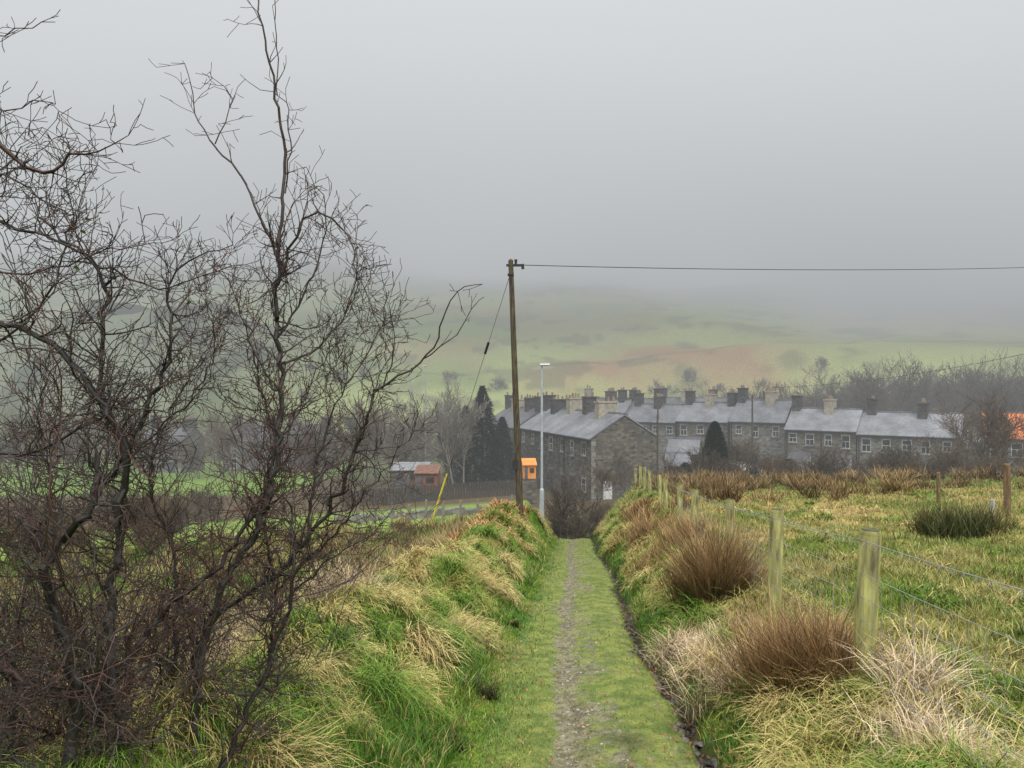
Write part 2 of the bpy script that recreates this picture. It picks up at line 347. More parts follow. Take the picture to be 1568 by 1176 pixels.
def barkc(r,red=.5):
    t=min(1,r/.012)
    thin=(.085,.034,.026) if random.random()<red*.5 else (.042,.031,.026)
    thick=(.034,.029,.026); j=U(.6,1.4)
    return [(thin[i]*(1-t)+thick[i]*t)*j for i in range(3)]
def grow(segs,p,d,L,r,lvl,step,zig,maxl,pc,up,red=.5,rmin=.0012,cl_=(.3,.6)):
    n=max(2,int(L/step)); c=barkc(r,red)
    for i in range(n):
        t=i/n; t1=(i+1)/n
        ra=max(rmin,r*(1-.75*t)); rb=max(rmin,r*(1-.75*t1))
        q=(p[0]+d[0]*step,p[1]+d[1]*step,p[2]+d[2]*step)
        segs.append((*p,*q,ra,rb,*c)); p=q
        d=nrm((d[0]+G(0,zig),d[1]+G(0,zig),d[2]+G(0,zig)+up))
        if lvl<maxl and random.random()<pc:
            k=.9
            dd=nrm((d[0]+G(0,k),d[1]+G(0,k),d[2]+G(0,k)+.3))
            grow(segs,p,dd,L*U(*cl_)*(1-.5*t),max(rmin,rb*.6),lvl+1,step*.85,zig*1.05,maxl,pc,up,red,rmin,cl_)
# near hawthorn; limb stations are a survey (bearing, elevation, distance) converted to metres
def W(bx,bz,d): return ((bx-784)*d/1141, d, 1.6+(588-bz)*d/1141)
hs=[]
def limb(pts,r0,r1,pc=.7,cL=(.12,.4),red=.5,step=.04,jit=.007,maxl=3,nb=3,zig=.2):
    P=[np.array(W(*p)) for p in pts]; Ls=[np.linalg.norm(P[i+1]-P[i]) for i in range(len(P)-1)]
    res=[]
    for i in range(len(P)-1):
        a=P[max(i-1,0)];b=P[i];c=P[i+1];d=P[min(i+2,len(P)-1)]; m=max(2,int(Ls[i]/step))
        for k in range(m):
            t=k/m; res.append(.5*((2*b)+(-a+c)*t+(2*a-5*b+4*c-d)*t*t+(-a+3*b-3*c+d)*t**3))
    res.append(P[-1])
    res=[p+np.array([G(0,jit),G(0,jit),G(0,jit)]) for p in res]
    n=len(res)-1; col=barkc((r0+r1)/2,red)
    for i in range(n):
        t=i/n; ra=lerp(r0,r1,t); rb=lerp(r0,r1,(i+1)/n)
        hs.append((*res[i],*res[i+1],ra,rb,*col))
        d=nrm(tuple(res[i+1]-res[i]))
        for _ in range(nb):
            if random.random()<pc*.72:
                dd=nrm((d[0]*.7+G(0,.75),d[1]*.7+G(0,.75),d[2]*.7+G(0,.75)+.15))
                grow(hs,tuple(res[i+1]),dd,U(*cL),min(.0042,max(.0015,rb*.5)),1,.028,zig,maxl,.46,.03,red,.00125)
limb([(330,1330,3.0),(300,1090,3.0),(330,930,3.0),(400,790,3.0),(430,640,3),(424,480,3),(428,380,3)],.022,.009,.85,(.08,.34),red=.9)
limb([(428,380,3),(436,250,3),(424,150,2.95),(405,60,2.9),(385,-40,2.9)],.009,.0028,.34,(.05,.2),jit=.004,zig=.12,maxl=2)
limb([(428,400,3),(370,270,3.05),(320,215,3.05),(297,160,3.1),(290,115,3.1),(276,90,3.1)],.007,.0016,.30,(.04,.16),jit=.004,zig=.12,maxl=2)
limb([(330,220,3.05),(355,150,3.05),(325,120,3.05)],.003,.0014,.4,(.04,.12),jit=.004,zig=.12,maxl=2)
limb([(424,440,3),(470,330,2.9),(525,350,2.9),(550,420,2.85),(565,470,2.85)],.007,.0018,1,(.08,.25))
limb([(425,520,3),(480,420,3.1),(500,330,3.15),(470,260,3.15)],.006,.0015,.9,(.06,.22))
limb([(430,560,3),(500,520,3.1),(540,450,3.1),(545,380,3.1)],.006,.0015,1,(.08,.25))
limb([(424,600,3),(380,520,3.1),(360,450,3.1),(330,400,3.1)],.006,.0015,.9,(.08,.22))
limb([(436,300,3),(446,215,3),(430,150,3.05),(385,135,3.05)],.004,.0015,.3,(.04,.12),zig=.12,maxl=2)
limb([(424,150,2.95),(426,90,2.95),(420,0,2.9),(428,-30,2.9)],.003,.0015,.15,(.03,.1),jit=.003,zig=.1,maxl=2)
limb([(220,1350,2.7),(170,1000,2.7),(185,800,2.7),(190,700,2.7),(155,590,2.7),(160,480,2.7),(156,420,2.7),(100,370,2.7),(60,330,2.7)],.028,.004,.8)
limb([(260,1350,3.3),(300,1000,3.3),(430,870,3.2),(520,750,3.1),(572,600,3.0)],.019,.006,.85,(.08,.3))
limb([(572,600,3.0),(655,545,3.0),(683,475,2.95),(710,437,2.9),(741,433,2.9)],.006,.0016,.18,(.04,.14),maxl=2,jit=.004,zig=.12)
limb([(650,548,3.0),(700,512,3.0),(720,475,3.0),(743,455,3.0)],.0035,.0014,.15,(.03,.1),maxl=2,jit=.004,zig=.12)
limb([(572,600,3.0),(600,560,3.0),(600,500,3.0),(592,455,3.0)],.004,.0015,.6,(.04,.15))
limb([(90,1350,2.5),(115,1050,2.5),(75,900,2.5),(95,830,2.5),(140,770,2.5),(150,700,2.6)],.030,.012,.75)
limb([(-80,190,2.4),(0,228,2.4),(40,258,2.4),(80,262,2.4),(110,235,2.4),(150,232,2.4),(197,207,2.4)],.012,.0016,.75,(.05,.2))
limb([(-80,470,2.5),(20,500,2.5),(80,530,2.5),(140,590,2.5),(190,690,2.5),(180,800,2.5)],.010,.013,.85)
limb([(-80,320,2.6),(30,350,2.6),(100,375,2.6),(160,405,2.65),(240,440,2.7),(310,425,2.7),(358,410,2.7)],.007,.002,.95,(.06,.24))
limb([(-60,400,2.6),(40,420,2.6),(120,400,2.6),(190,380,2.65),(240,370,2.7)],.005,.0018,.95,(.06,.2))
limb([(-60,560,2.8),(60,470,2.8),(110,330,2.8),(90,240,2.8)],.007,.002,.9,(.08,.24))
limb([(150,760,2.8),(215,650,2.8),(262,520,2.8),(258,430,2.85),(300,395,2.85),(350,375,2.9)],.014,.002,.95,(.08,.28))
limb([(200,700,3.0),(300,600,3.0),(330,520,3.0),(310,450,3.0)],.006,.0016,1,(.08,.26))
limb([(-80,70,2.4),(20,48,2.4),(84,36,2.4)],.003,.0014,.5,(.04,.12))
limb([(-80,120,2.4),(0,170,2.4),(50,150,2.4),(90,165,2.4)],.004,.0014,1,(.08,.22))
limb([(-80,300,2.4),(0,270,2.4),(60,300,2.4),(110,330,2.4),(130,300,2.4)],.005,.0014,1,(.08,.22))
limb([(-80,240,2.6),(0,300,2.6),(20,220,2.6),(60,190,2.6)],.004,.0014,.9,(.08,.2))
limb([(470,820,3.1),(500,650,3.1),(560,545,3.1),(598,480,3.1)],.007,.0016,1,(.08,.3))
limb([(430,900,3.2),(540,780,3.2),(610,690,3.2),(640,655,3.2)],.007,.0016,1,(.08,.3))
limb([(400,960,3.2),(500,860,3.2),(570,820,3.2),(600,780,3.2)],.006,.0016,1,(.08,.26))
limb([(-80,700,2.6),(60,690,2.6),(150,640,2.7),(230,600,2.8),(300,570,2.9)],.009,.002,.9)
limb([(-80,1000,2.5),(60,1050,2.5),(200,1120,2.6),(330,1010,2.7)],.014,.004,.85)
limb([(330,1200,2.7),(420,1000,2.8),(450,880,2.8),(440,760,2.9)],.014,.004,.9)
limb([(60,1200,2.7),(240,950,2.9),(350,850,3),(420,700,3.1),(400,600,3.2),(380,500,3.2)],.018,.003,.95,red=1.6)
limb([(250,1300,3.4),(270,900,3.4),(230,720,3.4),(300,560,3.4),(350,470,3.4)],.014,.002,.95)
limb([(350,1300,3.6),(420,950,3.6),(400,760,3.6),(470,600,3.6),(520,520,3.6)],.014,.002,.95,red=1.4)
limb([(20,1300,3.2),(30,950,3.2),(80,760,3.2),(60,620,3.2),(110,520,3.2)],.014,.002,.95)
for i in range(125):
    d0=U(2.6,4.6); x0=U(-.98,-.46)*d0; p=(x0,d0,float(H(x0,d0))-.05)
    d=nrm((U(-.25,.35),G(0,.25),1)); grow(hs,p,d,.6+1.9*random.random()**1.1,U(.004,.009),0,.04,.15,3,.38,.012,.4,.0014,(.22,.48))
print('hawthorn segs',len(hs))
V,Q,C=tubes(hs,3)
tree=empty('hawthorn_tree',(-1.7,3,-.9))
M_bark=mat_attr('hawthorn_bark',rough=.55,spec=.35,nscale=40,namt=.4)
o=mesh_np('branches',V,quads=Q,C=C,mat=M_bark,smooth=True); o.parent=tree; o.matrix_parent_inverse.translation=-tree.location
idx=rng.integers(0,len(hs),360); A=np.array(hs)[idx]; Pp=A[:,3:6]; ok=A[:,7]<.003; Pp=Pp[ok]; n=len(Pp)
v=blades(Pp,rng.random(n)*6.28,rng.uniform(-.8,.8,n),rng.uniform(.012,.03,n),rng.uniform(-.5,.5,n),rng.uniform(.010,.02,n),np.tile([[.12,.2,.04]],(n,1)),seg=2)
o=blade_obj('leaves',[v],M_grass); o.parent=tree; o.matrix_parent_inverse.translation=-tree.location

# --- distant bare tree templates
M_far=mat_attr('bare_twigs',rough=.9,spec=.1)
def tree_mesh(name,h,seed,spread=.9,col=None,rm=.016,maxl=4,multi=1,dens=.82):
    random.seed(seed); segs=[]
    def rec(p,d,L,r,lvl):
        n=4 if lvl<2 else 3; st=L/n; c=(np.array(col or (.12,.098,.082))*U(.75,1.25)).tolist()
        for i in range(n):
            ra=max(rm,r*(1-.5*i/n)); rb=max(rm,r*(1-.5*(i+1)/n))
            q=(p[0]+d[0]*st,p[1]+d[1]*st,p[2]+d[2]*st); segs.append((*p,*q,ra,rb,*c)); p=q
            d=nrm((d[0]+G(0,.13),d[1]+G(0,.13),d[2]+G(0,.1)+.05))
            if lvl<maxl and (i>0 or lvl>0):
                for _ in range(2):
                    if random.random()<(.95 if lvl<2 else dens):
                        dd=nrm((d[0]*.9+G(0,spread*.6),d[1]*.9+G(0,spread*.6),d[2]*.9+G(0,.3)+.15))
                        rec(p,dd,L*U(.42,.7),rb*.55,lvl+1)
    for k in range(multi):
        rec((G(0,.1*multi),G(0,.1*multi),-.3),nrm((G(0,.12*multi),G(0,.12*multi),1)),h*.62,h*.018/multi**.5,0)
    V,Q,C=tubes(segs,3)
    return mesh_np(name,V,quads=Q,C=C,mat=M_far,only_mesh=True)
T=[tree_mesh('bare_tree_a',9,1),tree_mesh('bare_tree_b',9,2,.7),tree_mesh('bare_tree_c',9,3,1.1,(.15,.115,.08))]
TP=[tree_mesh('pale_tree',9,4,.7,(.30,.28,.24)),tree_mesh('pale_tree_b',9,14,.6,(.22,.20,.17))]
SH=[tree_mesh('scrub_a',2.4,5,1.2,(.095,.078,.06),.008,3,6),tree_mesh('scrub_b',2.4,6,1.2,(.12,.09,.06),.008,3,6)]
def inst(me,x,y,s,parent,name,dz=0,zs=1):
    o=bpy.data.objects.new(name,me); o.location=(x,y,float(H(x,y,False))+dz); o.rotation_euler=(0,0,U(0,6.28)); o.scale=(s,s,s*zs)
    return link(o,parent)
random.seed(5)
w=empty('distant_woodland')
for i in range(125):
    y=U(58,104); x=U(-.72,-.045)*y
    if x>-9 and y<72: continue
    if x<-20 and y<84 and random.random()<.8: continue
    inst(random.choice(T+TP[1:]),x,y,U(.35,.7)+.35*float(vn(x*.12,y*.05,90)),w,'tree')
for i in range(100):
    y=U(106,140); x=U(.22,.72)*y; inst(random.choice(T),x,y,U(.8,1.35)*(.75+.35*float(sst(.25,.5,x/y))),w,'tree')
for i in range(26):
    y=U(108,138); x=U(-.15,.22)*y; inst(random.choice(T),x,y,U(.5,.75),w,'tree')
for i in range(34):
    y=U(148,190); x=U(-.6,.5)*y; inst(random.choice(SH),x,y,U(1.0,2.0),w,'bush')
sc=empty('scrub')
for i in range(26):
    y=U(20,58); x=U(-.8,-.30)*y
    if y>28 and x>-.40*y: continue
    inst(random.choice(SH),x,y,U(.5,1.1),sc,'bush')
for i in range(16):
    inst(random.choice(SH),U(1.6,5.0),U(38,42),U(.4,.6),sc,'bush')
for i in range(34):
    y=U(50,60); inst(random.choice(SH),U(.14,.60)*y,y,U(.8,1.3),sc,'bush',dz=.6)
for i in range(14):
    y=U(50,58); inst(random.choice(SH),U(.52,.72)*y,y,U(1.1,1.6),sc,'bush')
for x,y,s in ((33,56,.72),(36,54,.65),(38,57,.8),(40,55,.7),(43,58,.75),(35,52,.5),(45,60,.7),(34,54,.7)):
    inst(random.choice(T),x,y,s,None,'bare_tree')
for x,y,s in ((-5.3,68,.95),(-6.4,72,.9),(-4.4,70,.8),(-8.4,70,.85)): inst(random.choice(TP),x,y,s,None,'pale_bare_tree')
inst(SH[0],2.45,36.5,1.2,None,'small_bare_tree'); inst(T[1],2.3,37,.32,None,'small_bare_tree')
inst(T[0],9.2,60,.45,None,'small_bare_tree')

M_con=mat_attr('conifer_foliage',rough=.8,spec=.2)
def conifer(name,x,y,h,R,n,col,columnar=False,zb=None,bw=1.0):
    z0=float(H(x,y,False)) if zb is None else zb
    e=empty(name,(x,y,z0))
    tr=[(0,0,-.2,0,0,h*.95,R*.07,.02,.06,.045,.03)]; v,q_,c=tubes(tr,8); mesh_np('trunk',v,quads=q_,C=c,mat=M_con,parent=e)
    t=rng.random(n)**.8; prof=(np.clip(1-t,0,1)**(.55 if columnar else .8))*(np.clip(t*6+.45,0,1))
    az=rng.random(n)*6.28; lump=.78+.35*vn(az*1.6,t*h*1.1,9); lay=1 if columnar else (.6+.4*np.abs(np.sin(t*h*1.6+2*az)))
    rr=R*prof*lump*lay*np.sqrt(rng.uniform(.25,1,n))
    Pp=np.stack([rr*np.cos(az),rr*np.sin(az),t*h*.97+.1],1)
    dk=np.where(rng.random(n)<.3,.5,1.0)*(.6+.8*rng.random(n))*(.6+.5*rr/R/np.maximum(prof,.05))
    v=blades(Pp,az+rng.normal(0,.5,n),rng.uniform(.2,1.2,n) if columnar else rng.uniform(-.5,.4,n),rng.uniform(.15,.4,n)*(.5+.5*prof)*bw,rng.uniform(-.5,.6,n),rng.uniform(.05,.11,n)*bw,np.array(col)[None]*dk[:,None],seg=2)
    blade_obj('foliage',[v],M_con,parent=e)
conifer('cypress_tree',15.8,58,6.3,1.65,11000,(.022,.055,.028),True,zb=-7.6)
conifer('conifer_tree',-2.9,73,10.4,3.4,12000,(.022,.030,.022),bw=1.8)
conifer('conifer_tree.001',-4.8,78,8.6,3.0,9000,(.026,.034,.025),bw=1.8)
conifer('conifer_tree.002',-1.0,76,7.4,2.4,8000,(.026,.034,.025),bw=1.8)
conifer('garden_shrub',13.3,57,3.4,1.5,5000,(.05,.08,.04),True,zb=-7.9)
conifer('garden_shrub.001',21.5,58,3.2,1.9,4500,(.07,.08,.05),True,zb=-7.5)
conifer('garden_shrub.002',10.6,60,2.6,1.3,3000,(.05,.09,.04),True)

# ------------------------------------------------------------------ box builder
class MB:
    def __init__(s): s.V=[];s.F=[]
    def box(s,x0,x1,y0,y1,z0,z1):
        b=len(s.V); s.V+=[(x0,y0,z0),(x1,y0,z0),(x1,y1,z0),(x0,y1,z0),(x0,y0,z1),(x1,y0,z1),(x1,y1,z1),(x0,y1,z1)]
        s.F+=[tuple(b+i for i in f) for f in ((0,3,2,1),(4,5,6,7),(0,1,5,4),(1,2,6,5),(2,3,7,6),(3,0,4,7))]
    def cyl(s,cx,cy,z0,z1,r0,r1,n=10):
        b=len(s.V)
        for z,r in ((z0,r0),(z1,r1)):
            for k in range(n): t=6.28318*k/n; s.V.append((cx+r*math.cos(t),cy+r*math.sin(t),z))
        for k in range(n): s.F.append((b+k,b+(k+1)%n,b+n+(k+1)%n,b+n+k))
        s.F.append(tuple(b+n+k for k in range(n)))
    def prism(s,prof,x0,x1):
        n=len(prof); b=len(s.V); s.V+=[(x0,y,z) for y,z in prof]+[(x1,y,z) for y,z in prof]
        s.F.append(tuple(b+i for i in range(n))[::-1]); s.F.append(tuple(b+n+i for i in range(n)))
        for i in range(n): s.F.append((b+i,b+(i+1)%n,b+n+(i+1)%n,b+n+i))
    def obj(s,name,mat,parent=None,bevel=0):
        me=bpy.data.meshes.new(name); me.from_pydata(s.V,[],s.F); me.update(); me.materials.append(mat)
        o=link(bpy.data.objects.new(name,me),parent)
        if bevel: m=o.modifiers.new('b','BEVEL'); m.width=bevel; m.segments=2
        return o
def mat_stone(name,c1,c2,mortar,scale=1.0):
    m,nt,b=new_mat(name); N=nt.nodes;L=nt.links
    tc=N.new('ShaderNodeTexCoord'); mp=N.new('ShaderNodeMapping'); mp.inputs['Scale'].default_value=(2.2*scale,2.2*scale,4.6*scale)
    L.new(tc.outputs['Object'],mp.inputs[0])
    v=N.new('ShaderNodeTexVoronoi'); v.inputs['Scale'].default_value=1; L.new(mp.outputs[0],v.inputs['Vector'])
    bw=N.new('ShaderNodeRGBToBW'); L.new(v.outputs['Color'],bw.inputs[0])
    r=N.new('ShaderNodeValToRGB'); r.color_ramp.elements[0].color=(*c1,1); r.color_ramp.elements[1].color=(*c2,1); r.color_ramp.elements[0].position=.2; r.color_ramp.elements[1].position=.8; L.new(bw.outputs[0],r.inputs[0])
    n=N.new('ShaderNodeTexNoise'); n.inputs['Scale'].default_value=.6; n.inputs['Detail'].default_value=4; L.new(tc.outputs['Object'],n.inputs['Vector'])
    ve=N.new('ShaderNodeTexVoronoi'); ve.feature='DISTANCE_TO_EDGE'; L.new(mp.outputs[0],ve.inputs['Vector']); ve.inputs['Scale'].default_value=1
    lt=N.new('ShaderNodeMath'); lt.operation='LESS_THAN'; lt.inputs[1].default_value=.06; L.new(ve.outputs['Distance'],lt.inputs[0])
    mx=N.new('ShaderNodeMix'); mx.data_type='RGBA'; L.new(lt.outputs[0],mx.inputs['Factor']); L.new(r.outputs[0],mx.inputs['A']); mx.inputs['B'].default_value=(*mortar,1)
    mu=N.new('ShaderNodeVectorMath'); mu.operation='SCALE'; mr=N.new('ShaderNodeMapRange'); mr.inputs[1].default_value=.3; mr.inputs[2].default_value=.7; mr.inputs[3].default_value=.7; mr.inputs[4].default_value=1.3
    L.new(n.outputs['Fac'],mr.inputs[0]); L.new(mx.outputs['Result'],mu.inputs[0]); L.new(mr.outputs[0],mu.inputs['Scale']); L.new(mu.outputs[0],b.inputs['Base Color'])
    b.inputs['Roughness'].default_value=.9; return m
def mat_slate(name,c1,c2):
    m,nt,b=new_mat(name); N=nt.nodes;L=nt.links
    tc=N.new('ShaderNodeTexCoord'); br=N.new('ShaderNodeTexBrick'); br.inputs['Scale'].default_value=2.2; br.inputs['Color1'].default_value=(*c1,1); br.inputs['Color2'].default_value=(*c2,1)
    br.inputs['Mortar'].default_value=(c1[0]*.55,c1[1]*.55,c1[2]*.55,1); br.inputs['Mortar Size'].default_value=.012
    L.new(tc.outputs['Object'],br.inputs['Vector'])
    n=N.new('ShaderNodeTexNoise'); n.inputs['Scale'].default_value=.5; n.inputs['Detail'].default_value=6; L.new(tc.outputs['Object'],n.inputs['Vector'])
    mr=N.new('ShaderNodeMapRange'); mr.inputs[1].default_value=.3; mr.inputs[2].default_value=.7; mr.inputs[3].default_value=.6; mr.inputs[4].default_value=1.3; L.new(n.outputs['Fac'],mr.inputs[0])
    mu=N.new('ShaderNodeVectorMath'); mu.operation='SCALE'; L.new(br.outputs['Color'],mu.inputs[0]); L.new(mr.outputs[0],mu.inputs['Scale']); L.new(mu.outputs[0],b.inputs['Base Color'])
    b.inputs['Roughness'].default_value=.5; return m
M_stone=mat_stone('slate_stone_wall',(.05,.045,.034),(.155,.14,.108),(.09,.082,.066))
M_stone2=mat_stone('stone_wall_grey',(.085,.08,.07),(.22,.21,.185),(.16,.155,.14))
M_stone3=mat_stone('stone_wall_brown',(.065,.058,.045),(.17,.15,.12),(.125,.11,.09))
M_render=mat_noise('pale_render',(.42,.41,.38),(.55,.54,.50),2,.9)
M_slate=mat_slate('slate_roof',(.18,.185,.205),(.25,.255,.275)); M_slate2=mat_slate('slate_roof_dark',(.11,.11,.12),(.15,.15,.16)); M_slate3=mat_slate('slate_roof_mid',(.14,.145,.16),(.20,.205,.22))
M_white=mat_noise('white_paint',(.62,.62,.60),(.72,.72,.70),3,.5)
M_frame=mat_noise('window_frame_paint',(.22,.22,.21),(.60,.60,.58),.5,.5,lo=.45,hi=.55,detail=0)
M_glass=mat_noise('window_glass',(.02,.024,.028),(.07,.075,.08),1,.15,spec=.5)
M_ch=mat_stone('chimney_stone',(.03,.027,.025),(.08,.075,.068),(.055,.055,.05)); M_chc=mat_noise('chimney_render',(.26,.23,.18),(.40,.36,.28),3,.9)
M_lint=mat_noise('stone_lintel',(.18,.17,.145),(.27,.255,.22),4,.9)
M_pot=mat_noise('terracotta_pot',(.16,.10,.07),(.30,.23,.16),5,.8)
M_lead=mat_noise('ridge_tiles',(.06,.06,.07),(.12,.12,.13),3,.6)
M_gut=mat_noise('gutter_black',(.02,.02,.02),(.04,.04,.04),3,.4)
M_door=mat_noise('door_paint',(.10,.03,.03),(.05,.08,.12),1,.5)

def house(name,p0,p1,depth,z_eave,rise,z_g,nwin,chim,roofmat=None,wall=None,cream=(),lean=()):
    roofmat=roofmat or M_slate; wall=wall or M_stone
    p0=Vector((*p0,0)); p1=Vector((*p1,0)); d=(p1-p0); Ln=d.length; ang=math.atan2(d.y,d.x)
    e=empty(name,(p0.x,p0.y,z_g)); e.rotation_euler=(0,0,ang)
    he=z_eave-z_g; hr=he+rise; D=depth
    w=MB(); w.prism([(0,-1.5),(D,-1.5),(D,he),(D/2,hr-.05),(0,he)],0,Ln); w.obj('walls',wall,e)
    r=MB(); ov=.25; t=.12; sl=rise/(D/2)
    r.prism([(-ov,he-ov*sl+.02),(D/2,hr+.02),(D/2,hr+t+.04),(-ov,he-ov*sl+t)],-.10,Ln+.10)
    r.prism([(D+ov,he-ov*sl+.02),(D+ov,he-ov*sl+t),(D/2+.002,hr+t+.04),(D/2+.002,hr+.02)],-.10,Ln+.10)
    r.obj('roof',roofmat,e)
    rd=MB(); rd.prism([(D/2-.14,hr+t-.02),(D/2+.14,hr+t-.02),(D/2,hr+t+.13)],-.11,Ln+.11); rd.obj('ridge',M_lead,e)
    g=MB(); g.box(-.1,Ln+.1,-ov-.1,-ov,he-ov*sl-.05,he-ov*sl+.06)
    for k in range(max(1,nwin//2)):
        xk=(k+.0)*Ln/max(1,nwin//2)+.12; g.box(xk,xk+.09,-.09,-.005,-.3,he-.1)
    g.obj('gutter_and_downpipes',M_gut,e)
    fr=MB(); gl=MB(); dr=MB(); si=MB()
    for k in range(nwin):
        cx=(k+.5)*Ln/nwin+U(-.2,.2)
        for lv in (0,1):
            hw=U(.32,.46); hh=U(.95,1.4); zb=.95 if lv==0 else he-.5-hh
            if lv==0 and k%2==1:
                dr.box(cx-.45,cx+.45,-.03,-.004,0.05,2.05); si.box(cx-.6,cx+.6,-.05,-.003,2.06,2.28); continue
            gl.box(cx-hw,cx+hw,-.02,-.004,zb,zb+hh); f=.05
            for a_,b_,c_,d_ in ((cx-hw,cx-hw+f,zb,zb+hh),(cx+hw-f,cx+hw,zb,zb+hh),(cx-hw+f,cx+hw-f,zb+hh-f,zb+hh),(cx-hw+f,cx+hw-f,zb,zb+f),(cx-hw+f,cx+hw-f,zb+hh*.52-.025,zb+hh*.52+.025)):
                fr.box(a_,b_,-.05,-.021,c_,d_)
            fr.box(cx-.02,cx+.02,-.045,-.021,zb+f,zb+hh*.52-.025)
            si.box(cx-hw-.12,cx+hw+.12,-.12,-.003,zb-.12,zb-.002); si.box(cx-hw-.14,cx+hw+.14,-.04,-.003,zb+hh+.002,zb+hh+.2)
    fr.obj('window_frames',M_frame,e); gl.obj('window_glass',M_glass,e); si.obj('lintels_and_sills',M_lint,e)
    if dr.F: dr.obj('doors',M_door,e)
    if lean:
        lw=MB(); lr=MB()
        for f,wd_,dp,hh in lean:
            x0=f*Ln; lw.prism([(-dp,-1),(-.002,-1),(-.002,hh+dp*.35),(-dp,hh)],x0,x0+wd_); lr.prism([(-dp-.15,hh-.03),(-.004,hh+dp*.35+.03),(-.004,hh+dp*.35+.14),(-dp-.15,hh+.08)],x0-.08,x0+wd_+.08)
            gl2=MB(); gl2.box(x0+wd_*.3,x0+wd_*.7,-dp-.03,-dp-.003,hh-1.4,hh-.4); gl2.obj('extension_window',M_glass,e)
        lw.obj('rear_extension_walls',M_render if len(lean)>1 else wall,e); lr.obj('rear_extension_roofs',M_slate2,e)
    cs=MB(); cc=MB(); pt=MB()
    for k,f in enumerate(chim):
        tgt=cc if k in cream else cs; cx=f*Ln; cx=min(max(cx,.45),Ln-.45); hw=.45; hy=(.55,.95,.7)[k%3]; top=hr+(1.45,1.05,1.25)[k%3]
        tgt.box(cx-hw,cx+hw,D/2-hy,D/2+hy,hr-.8,top); tgt.box(cx-hw-.08,cx+hw+.08,D/2-hy-.08,D/2+hy+.08,top+.001,top+.14)
        np_=4 if hy>.6 else 2
        for j in range(np_):
            yy=D/2-hy+.2+j*(2*hy-.4)/(np_-1); pt.cyl(cx,yy,top+.14,top+U(.4,.65),.13,.1,8)
    if cs.F: cs.obj('chimneys',M_ch,e)
    if cc.F: cc.obj('chimneys_rendered',M_chc,e)
    if pt.F: pt.obj('chimney_pots',M_pot,e)
    return e
random.seed(21)
h1=house('stone_terrace_house',(.9,82),(6.9,65),6.5,-3.15,1.95,-8.9,7,(.03,.2,.4,.6,.8),cream=(2,4))
Ln=math.hypot(6,17)
k=MB(); k.box(Ln+.004,Ln+.08,1.15,2.0,0.0,1.95); k.obj('white_door',M_white,h1)
k=MB()
for j in range(12): k.box(Ln+.003,Ln+.03,0,.28+.16*(j%2),j*.46,j*.46+.42)
k.obj('corner_quoins',M_lint,h1)
house('stone_terrace_house.001',(-3.3,94),(.5,83.3),6.2,-3.3,1.9,-9.2,4,(.02,.35,.7,.98),cream=(1,),roofmat=M_slate2)
house('terrace_house',(36.6,79.0),(44.2,73.5),6.2,-3.65,2.1,-9.4,5,(.1,.62,),cream=(),lean=((.5,2.2,2.2,2.4),),wall=M_stone2)
house('terrace_house.001',(30.6,83.4),(36.5,79.1),6.2,-3.4,2.1,-9.3,4,(.03,.55),cream=(1,),lean=((.1,2,2.4,2.4),(.7,1.8,2,2.5)),wall=M_stone3)
house('terrace_house.002',(25.9,88.4),(31.0,84.7),6.2,-2.75,2.3,-9.2,3,(.06,.62),cream=(1,),roofmat=M_slate3,wall=M_stone2)
house('terrace_house.003',(20.6,93.0),(25.8,89.2),6.2,-2.95,2.1,-9.4,3,(.04,.5,.96),cream=(1,),lean=((.4,2,2,2.4),),wall=M_stone3)
house('terrace_house.004',(14.8,97.4),(20.4,93.3),6.2,-3.2,2.0,-9.4,4,(.02,.5),cream=(),roofmat=M_slate3,wall=M_stone2)
house('terrace_house.005',(9,108),(19,100.6),6.2,-2.5,1.9,-9.6,5,(.05,.35,.65,.95),roofmat=M_slate2,cream=(0,))
house('terrace_house.006',(21,112),(36,104),6.2,-2.5,1.9,-9.6,5,(.05,.25,.5,.75,.95),roofmat=M_slate2,cream=(1,))
house('white_gabled_house',(13.2,104),(15.4,102.6),5,-2.6,1.8,-9.6,1,(.5,),wall=M_render)
house('outbuilding',(12.9,62.5),(14.8,62.0),2.6,-5.2,.8,-8.6,1,(),wall=M_render,roofmat=M_slate3)
house('outbuilding.001',(14.6,70),(17.2,69),3.0,-4.8,1.1,-8.8,1,(),wall=M_stone2,roofmat=M_slate3)
M_brick=mat_noise('brick_red',(.15,.06,.04),(.26,.11,.07),8,.9); M_tin=mat_noise('tin_roof',(.18,.18,.19),(.30,.30,.31),2,.5); M_rust=mat_noise('rusty_roof',(.14,.07,.045),(.24,.13,.09),4,.8)
def shed(name,x,y,w_,dp,h,z,wallm,roofm,ang=0,win=True):
    e=empty(name,(x,y,z)); e.rotation_euler=(0,0,ang)
    m=MB(); m.prism([(0,0),(dp,0),(dp,h+.3),(0,h)],0,w_); m.obj('walls',wallm,e)
    m=MB(); m.box(-.05,w_+.05,-.05,dp+.05,-2,-.003); m.obj('stone_base',M_stone,e)
    m=MB(); m.prism([(-.15,h+.0),(dp+.15,h+.36),(dp+.15,h+.44),(-.15,h+.08)],-.08,w_+.08); m.obj('roof',roofm,e)
    m=MB(); m.box(w_*.1,w_*.1+w_*.25,-.03,-.003,0.02,min(1.9,h-.12)); m.obj('door',M_lead,e)
    if win: m=MB(); m.box(w_*.5,w_*.85,-.03,-.003,h*.45,h*.8); m.obj('window',M_glass,e)
shed('garden_shed',-7.3,56,1.7,2.2,1.25,-6.4,M_brick,M_rust); shed('garden_shed.001',-9.3,57.5,2.8,2.2,1.1,-6.2,M_stone3,M_tin,.05)
